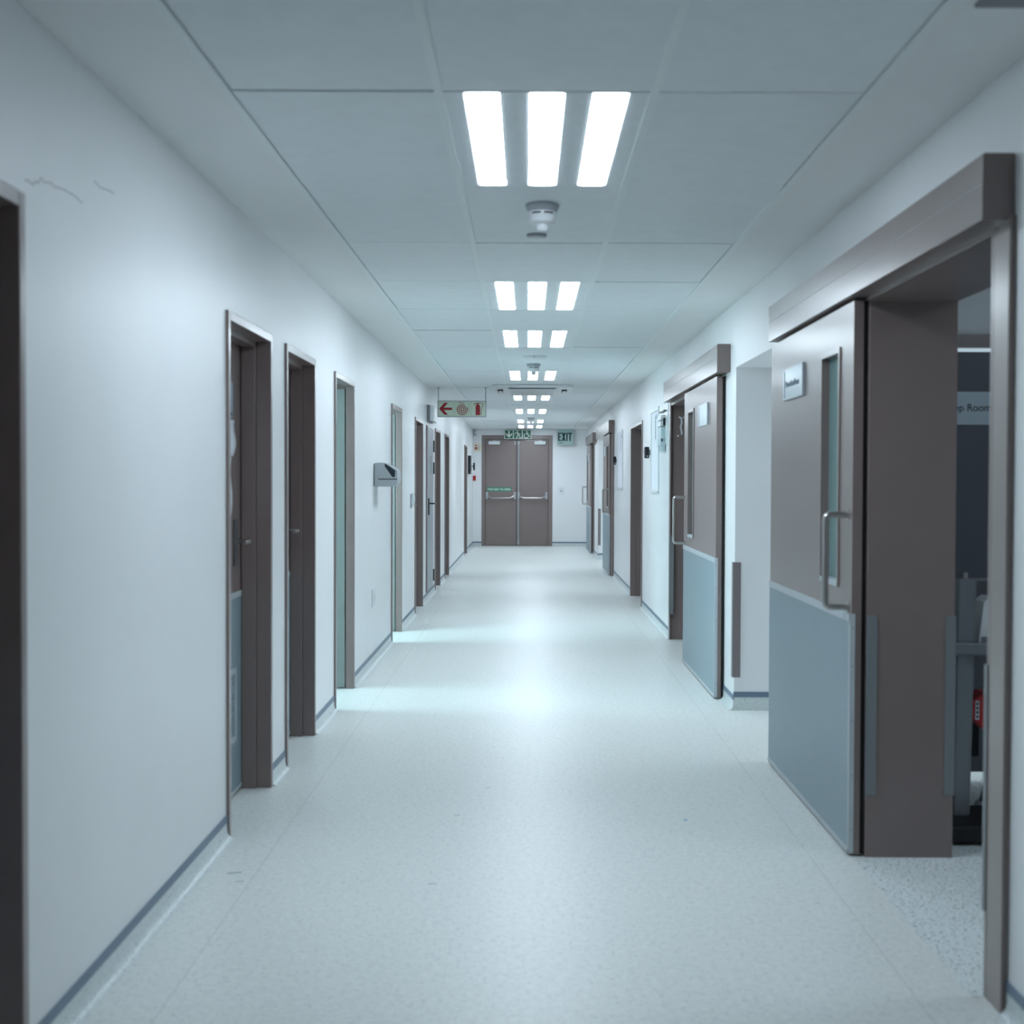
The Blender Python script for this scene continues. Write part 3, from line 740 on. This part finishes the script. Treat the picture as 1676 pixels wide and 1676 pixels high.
bar(.020, .020 + w, 0, h); bar(.058, .138, h - .027, h); bar(.084, .112, 0, h - .027)
b.build('lettering', t, label='dark letters EXIT')
b = MB()
for i in range(3): b.box(.66 + i*.028, .678 + i*.028, y - .001, y, 2.155, 2.172, EXITI)
b.build('fine_print', t)

y = YE - .006
t = thing('fire_alarm_sign', (-1.055, y, 1.98), 'cream sign with red bell symbol left of the double doors', 'sign')
b = MB(); b.box(-1.135, -.972, y, YE, 1.982, 2.158, CREAM); b.build('board', t)
b = MB(); fr = EY(-1.083, y - .0005, 2.06); b.disc((0, -.012), .030, fr, 0, .001, RED, 24); b.disc((0, -.012), .008, fr, .001, .002, CREAM, 12)
b.prism([(-.024,.036),(.022,.036),(.022,.056),(-.024,.056)], fr, 0, .001, RED); b.build('bell_symbol', t, label='red alarm bell')
b = MB()
for i in range(5):
    a = -.6 + i*.3; b.stroke([(.04*math.cos(a), -.0 + .04*math.sin(a)), (.085*math.cos(a), .085*math.sin(a))], .005, fr, 0, .001, INK)
b.build('sound_marks', t)
t = thing('fire_call_point', (-1.138, YE - .03, 1.37), 'small red fire call point on the end wall below the bell sign', 'call point')
MB().box(-1.148, -1.088, YE - .03, YE + .002, 1.37, 1.472, REDB).build('housing', t, bevel=.004)
MB().box(-1.135, -1.101, YE - .033, YE - .03, 1.395, 1.435, RED).build('press_panel', t)
t = thing('motion_sensor', (-1.09, YE - .07, 2.28), 'small white sensor in the corner under the ceiling, left of double doors', 'sensor')
MB().box(-1.12, -1.06, YE - .07, YE + .002, 2.29, 2.42, WHITEP).build('housing', t, bevel=.012)
MB().box(-1.11, -1.07, YE - .075, YE - .069, 2.31, 2.35, GREYP).build('lens', t)
t = thing('wall_switch', (.705, YE - .012, 1.085), 'square white switch plate on the end wall under the EXIT board', 'switch')
MB().box(.648, .764, YE - .012, YE, 1.088, 1.228, WHITEP).build('plate', t, bevel=.003)
MB().box(.694, .718, YE - .018, YE - .012, 1.145, 1.168, INKD).build('button', t, label='dark push button')

# ================================================================== LEFT WALL THINGS
t = thing('towel_dispenser', (XL, 10.3, 1.325), 'grey towel dispenser with smoked window on the left wall', 'dispenser')
prof = [(0,0),(.142,0),(.156,.008),(.168,.026),(.171,.036),(.171,.120),(.160,.130),(.118,.156),(.076,.177),(.058,.180),(.022,.180),(0,.176)]
fr = EY(XL, 10.15, 1.325)
y1 = .28
MB().prism(prof, ((XL + .006, 10.15 + y1, 1.325), (1,0,0), (0,0,1)), 0, y1, GREYP).build('cover', t, bevel=.003)
MB().box(XL, XL + .008, 10.152, 10.15 + y1, 1.33, 1.497, BLACKP).build('back_plate', t, label='black back plate')
frs = ((XL + .006, 10.15, 1.325), (1,0,0), (0,0,1))
b = MB(); b.prism([(.076,.174),(.078,.152),(.133,.074),(.152,.072),(.156,.120),(.112,.152)], frs, 0, .0015, DARKP); b.build('window', t, label='smoked wedge window')
b = MB(); b.box(XL + .035, XL + .174, 10.147, 10.15, 1.379, 1.385, BLACK); b.build('tear_slot', t, label='dark slot')
t = thing('wall_socket', (XL, 10.11, .43), 'white double socket low on the left wall below the towel dispenser', 'socket')
MB().box(XL, XL + .012, 10.02, 10.2, .435, .565, WHITEP).build('plate', t, bevel=.003)
MB().box(XL + .012, XL + .016, 10.05, 10.10, .47, .53, WHITEP).build('rocker', t); MB().box(XL + .012, XL + .016, 10.12, 10.17, .47, .53, WHITEP).build('rocker', t)
t = thing('wall_switch', (XL, 13.38, 1.12), 'slim grey switch plate, first of two before the dark doorway', 'switch')
MB().box(XL, XL + .012, 13.33, 13.42, 1.10, 1.24, GREYP).build('plate', t, bevel=.002); MB().box(XL + .012, XL + .017, 13.35, 13.40, 1.14, 1.20, WHITEP).build('rocker', t)
t = thing('wall_switch', (XL, 13.62, 1.12), 'slim white switch plate right beside the dark doorway frame', 'switch')
MB().box(XL, XL + .014, 13.57, 13.67, 1.12, 1.25, WHITEP).build('plate', t, bevel=.002); MB().box(XL + .014, XL + .019, 13.59, 13.65, 1.16, 1.21, WHITEP).build('rocker', t)
t = thing('emergency_light', (XL, 15.83, 2.04), 'white emergency light box on the wall above the service door', 'emergency light')
MB().box(XL, XL + .03, 15.5, 16.12, 2.045, 2.235, GUARD).build('back_box', t, bevel=.004); MB().box(XL + .03, XL + .075, 15.52, 16.10, 2.05, 2.23, WHITEP).build('diffuser', t, bevel=.01)
t = thing('wall_panel', (XL, 26.4, 1.49), 'tall black rounded panel on the left wall near the corridor end', 'panel')
b = MB(); pts = []; 
for cx_, cz, a0 in ((26.68-.09, 1.855-.09, 0), (26.12+.09, 1.855-.09, PI/2), (26.12+.09, 1.495+.09, PI), (26.68-.09, 1.495+.09, 3*PI/2)):
    pts += [(cx_ + .09*math.cos(a0 + i*PI/8), cz + .09*math.sin(a0 + i*PI/8)) for i in range(5)]
b.prism(pts, ELW(XL, 0, 0), 0, .05, BLACKP); b.build('body', t, bevel=.006)
MB().box(XL + .05, XL + .054, 26.24, 26.56, 1.56, 1.79, DARKP).build('screen', t)
t = thing('card_reader', (XL, 27.5, 1.58), 'small black reader on an arm on the left wall near the corridor end', 'reader')
MB().box(XL + .05, XL + .085, 27.45, 27.53, 1.58, 1.73, BLACKP).build('body', t, bevel=.004); MB().box(XL, XL + .05, 27.47, 27.51, 1.64, 1.68, GREYP).build('arm', t)
o = MB().box(XL, XL + .006, 27.75, 28.2, 1.25, 1.98, PAPER).build('notice_board'); tag(o, 'white notice sheet on the left wall in the far corner', 'notice')

# ================================================================== RIGHT WALL THINGS
def board(name, ya, yb, z0, z1, label, grp):
    t = thing(name, (XR, (ya+yb)/2, z0), label, 'notice board', grp)
    MB().box(XR - .006, XR, ya, yb, z0, z1, PAPER).build('sheet', t)
    b = MB()
    for a, c, d, e in ((ya - .02, ya + .015, z0, z1), (yb - .015, yb + .02, z0, z1), (ya, yb, z1 - .015, z1 + .02), (ya, yb, z0 - .02, z0 + .015)): b.box(XR - .016, XR, a, c, d, e, WHITEP)
    b.build('frame', t, bevel=.004)
    b = MB(); b.box(XR - .007, XR - .006, ya + .30, ya + .36, z0 + .50, z0 + .73, INK)
    for i in range(6): b.box(XR - .0075, XR - .0065, ya + .31, ya + .35, z0 + .52 + i*.035, z0 + .54 + i*.035, INKD)
    b.box(XR - .0075, XR - .006, ya + .1, ya + .3, z1 - .09, z1 - .04, HALFW)
    b.build('printed_strip', t)
    return t
board('notice_board', 12.84, 13.58, 1.275, 2.06, 'tall white notice board between second sliding door and recessed doorway', 'notice boards on the right wall')
board('notice_board', 17.75, 18.7, 1.27, 2.03, 'tall white notice board before the far pair of sliding doors', 'notice boards on the right wall')
def reader(y, z, label):
    t = thing('card_reader', (XR, y, z), label, 'reader', 'black readers on the right wall')
    MB().box(XR - .06, XR - .016, y - .05, y + .05, z, z + .115, BLACKP).build('body', t, bevel=.006); MB().box(XR - .018, XR, y - .03, y + .03, z + .03, z + .085, GREYP).build('mount', t)
    MB().disc((0, 0), .008, EY(XR - .035, y - .05, z + .02), 0, .002, GREYP, 12).build('lens', t)
    return t
reader(13.78, 1.605, 'black reader on the wall beside the taller-looking near notice board')
reader(18.92, 1.60, 'black reader on the wall beside the far notice board')
t = thing('glove_dispenser', (XR, 12.38, 1.65), 'clear glove dispenser with white packs beside the second sliding door', 'dispenser')
MB().box(XR - .008, XR, 12.02, 12.78, 1.70, 2.07, PANELW).build('back_panel', t, bevel=.002)
b = MB(); b.prism([(0,1.64),(.022,1.64),(.04,1.70),(.036,1.86),(0,1.86)], ((XR - .008, 12.22, 0), (-1,0,0), (0,0,1)), 0, .32, POUCH); b.build('pouch', t, bevel=.006, label='pale teal pouch')
b = MB(); b.box(XR - .05, XR - .008, 12.22, 12.50, 1.87, 1.915, WHITEP); b.box(XR - .05, XR - .008, 12.22, 12.50, 1.925, 1.97, WHITEP); b.build('pack', t, bevel=.004, label='two stacked white packs')
MB().box(XR - .028, XR - .010, 12.20, 12.22, 1.875, 1.94, BLACKP).build('clip', t); MB().box(XR - .045, XR - .033, 12.205, 12.22, 1.73, 1.755, BLACKP).build('catch', t)
MB().box(XR - .035, XR - .009, 12.1, 12.6, 2.0, 2.01, GUARD).build('shelf_edge', t)
t = thing('paper_notice', (1.30, 11.74, 1.78), 'small curled pale notice high on the dark jamb of the second sliding door', 'notice')
b = MB(); fr = EY(1.325, 11.745, 1.855)
b.stroke([(-.02,.075),(.0,.06),(.004,.02),(-.006,-.01),(.002,-.05),(.004,-.08)], .014, fr, 0, .002, PAPER); b.disc((-.028,-.09), .008, fr, 0, .002, PAPER, 10); b.stroke([(.014,.075),(.02,.06)], .008, fr, 0, .002, PAPER)
b.build('sheet', t)

# ================================================================== PREP ROOM THINGS
t = thing('ceiling_light', (2.9, 3.9, 2.585), 'added fill light panel, unseen on the ceiling past the near doorway', 'ceiling light')  # out-of-view lamp added to brighten the prep room, its floor and the far jamb
MB().box(2.6, 3.2, 3.6, 4.2, 2.58, 2.6, WHITEP).build('housing', t); MB().box(2.63, 3.17, 3.63, 4.17, 2.575, 2.58, FILL_PREP).build('diffuser', t)
t = thing('equipment_trolley', (1.75, 5.3, 0), 'aluminium equipment trolley on a black base inside the near doorway', 'trolley')
MB().box(1.50, 2.25, 5.10, 5.45, .012, .075, BLACK).build('base', t, bevel=.01, label='black base plate')
b = MB(); fr = EY(0, 5.30, 0)
b.prism([(1.668,.07),(1.715,.07),(1.735,1.0),(1.680,1.0)], fr, -.03, .03, TROL); b.build('post', t, bevel=.003)
b = MB(); b.prism([(1.715,.05),(1.730,.05),(1.748,.99),(1.737,.99)], fr, -.026, .02, GUARD); b.build('post_channel', t)
b = MB(); b.prism([(2.15,.07),(2.20,.07),(2.20,1.0),(2.15,1.0)], fr, -.03, .03, TROL); b.build('post', t, bevel=.003)
MB().box(1.655, 2.24, 5.24, 5.27, .708, .752, TROL).build('cross_bar', t, bevel=.004)
MB().box(1.735, 2.15, 5.295, 5.305, .99, 1.0, GUARD).build('top_rail', t)
MB().tube([(1.708, 5.29, 1.0), (1.708, 5.29, 1.022)], .008, STEEL, 12).build('knob', t)
MB().box(1.655, 2.24, 5.262, 5.40, .700, .712, GUARD).build('shelf', t)
t = thing('white_container', (1.86, 5.33, .752), 'white plastic container standing on the trolley cross bar', 'container')
b = MB(); b.prism([(1.757,.75),(1.98,.75),(1.97,.915),(1.80,.93),(1.775,.91)], EY(0, 5.38, 0), 0, .11, WHITEP); b.build('body', t, bevel=.008)
MB().box(1.765, 1.98, 5.268, 5.272, .752, .775, GUARD).build('band', t)
t = thing('red_case', (1.80, 5.45, .385), 'red case with white label strapped behind the trolley post', 'case')
b = MB(); b.prism([(1.775,.435),(1.82,.39),(1.95,.39),(1.99,.44),(1.99,.50),(1.94,.535),(1.82,.535),(1.775,.505)], EY(0, 5.5, 0), 0, .11, REDB); b.build('body', t, bevel=.006)
b = MB(); b.box(1.785, 1.80, 5.387, 5.39, .43, .505, PAPER)
for i in range(4): b.box(1.788, 1.797, 5.3865, 5.387, .437 + i*.017, .447 + i*.017, INKD)
b.box(1.825, 1.90, 5.387, 5.39, .425, .50, PAPER); b.build('white_label', t)
b = MB(); b.prism([(1.745,.39),(1.785,.38),(1.785,.54),(1.75,.54)], EY(0, 5.5, 0), .0, .08, BLACK); b.build('clasp', t)
t = thing('folding_stand', (1.95, 5.75, 0), 'black folding stand with slanted legs behind the trolley', 'stand')
MB().tube([(1.90, 5.62, .04), (2.02, 5.66, .50), (2.09, 5.68, 1.0)], .021, BLACK, 10).build('leg', t)
MB().tube([(1.86, 5.64, .50), (1.99, 5.62, .23), (2.24, 5.64, .04)], .015, BLACK, 10).build('leg', t)
b = MB(); b.box(1.80, 1.87, 5.60, 5.63, .24, .44, BLACK); b.build('pouch', t)
MB().tube([(1.885, 5.62, .035), (2.10, 5.56, .02)], .018, ALU, 10).build('foot_bar', t, label='grey foot bar')
MB().lathe((1.888, 5.62, .0), [(.028, 0), (.028, .035), (.02, .05)], GUARD, 16).build('foot', t)

# ================================================================== CAMERA, WORLD, COLOUR
cam = bpy.data.cameras.new('camera'); co = bpy.data.objects.new('camera', cam); C.objects.link(co)
cam.sensor_width = 36; cam.sensor_fit = 'HORIZONTAL'; cam.lens = 2224.57 / 1676 * 36
cam.shift_x = -25.34 / 1676; cam.clip_start = .05; cam.clip_end = 100
co.matrix_world = Matrix.Translation((0, 0, 1.375)) @ Matrix.Rotation(PI/2 - .02314, 4, 'X') @ Matrix.Rotation(.00344, 4, 'Z')
cam.dof.use_dof = True; cam.dof.focus_distance = 16.0; cam.dof.aperture_fstop = 3.8
SC.camera = co
w = bpy.data.worlds.new('world'); SC.world = w; w.use_nodes = True
w.node_tree.nodes['Background'].inputs['Color'].default_value = (.5, .62, .75, 1); w.node_tree.nodes['Background'].inputs['Strength'].default_value = 0.02
vs = SC.view_settings; vs.view_transform = 'Standard'; vs.look = 'None'; vs.gamma = 1; vs.use_curve_mapping = False; vs.exposure = 0.42
SC.cycles.use_denoising = True
SC.cycles.max_bounces = 10; SC.cycles.diffuse_bounces = 6; SC.cycles.glossy_bounces = 5; SC.cycles.sample_clamp_indirect = 6
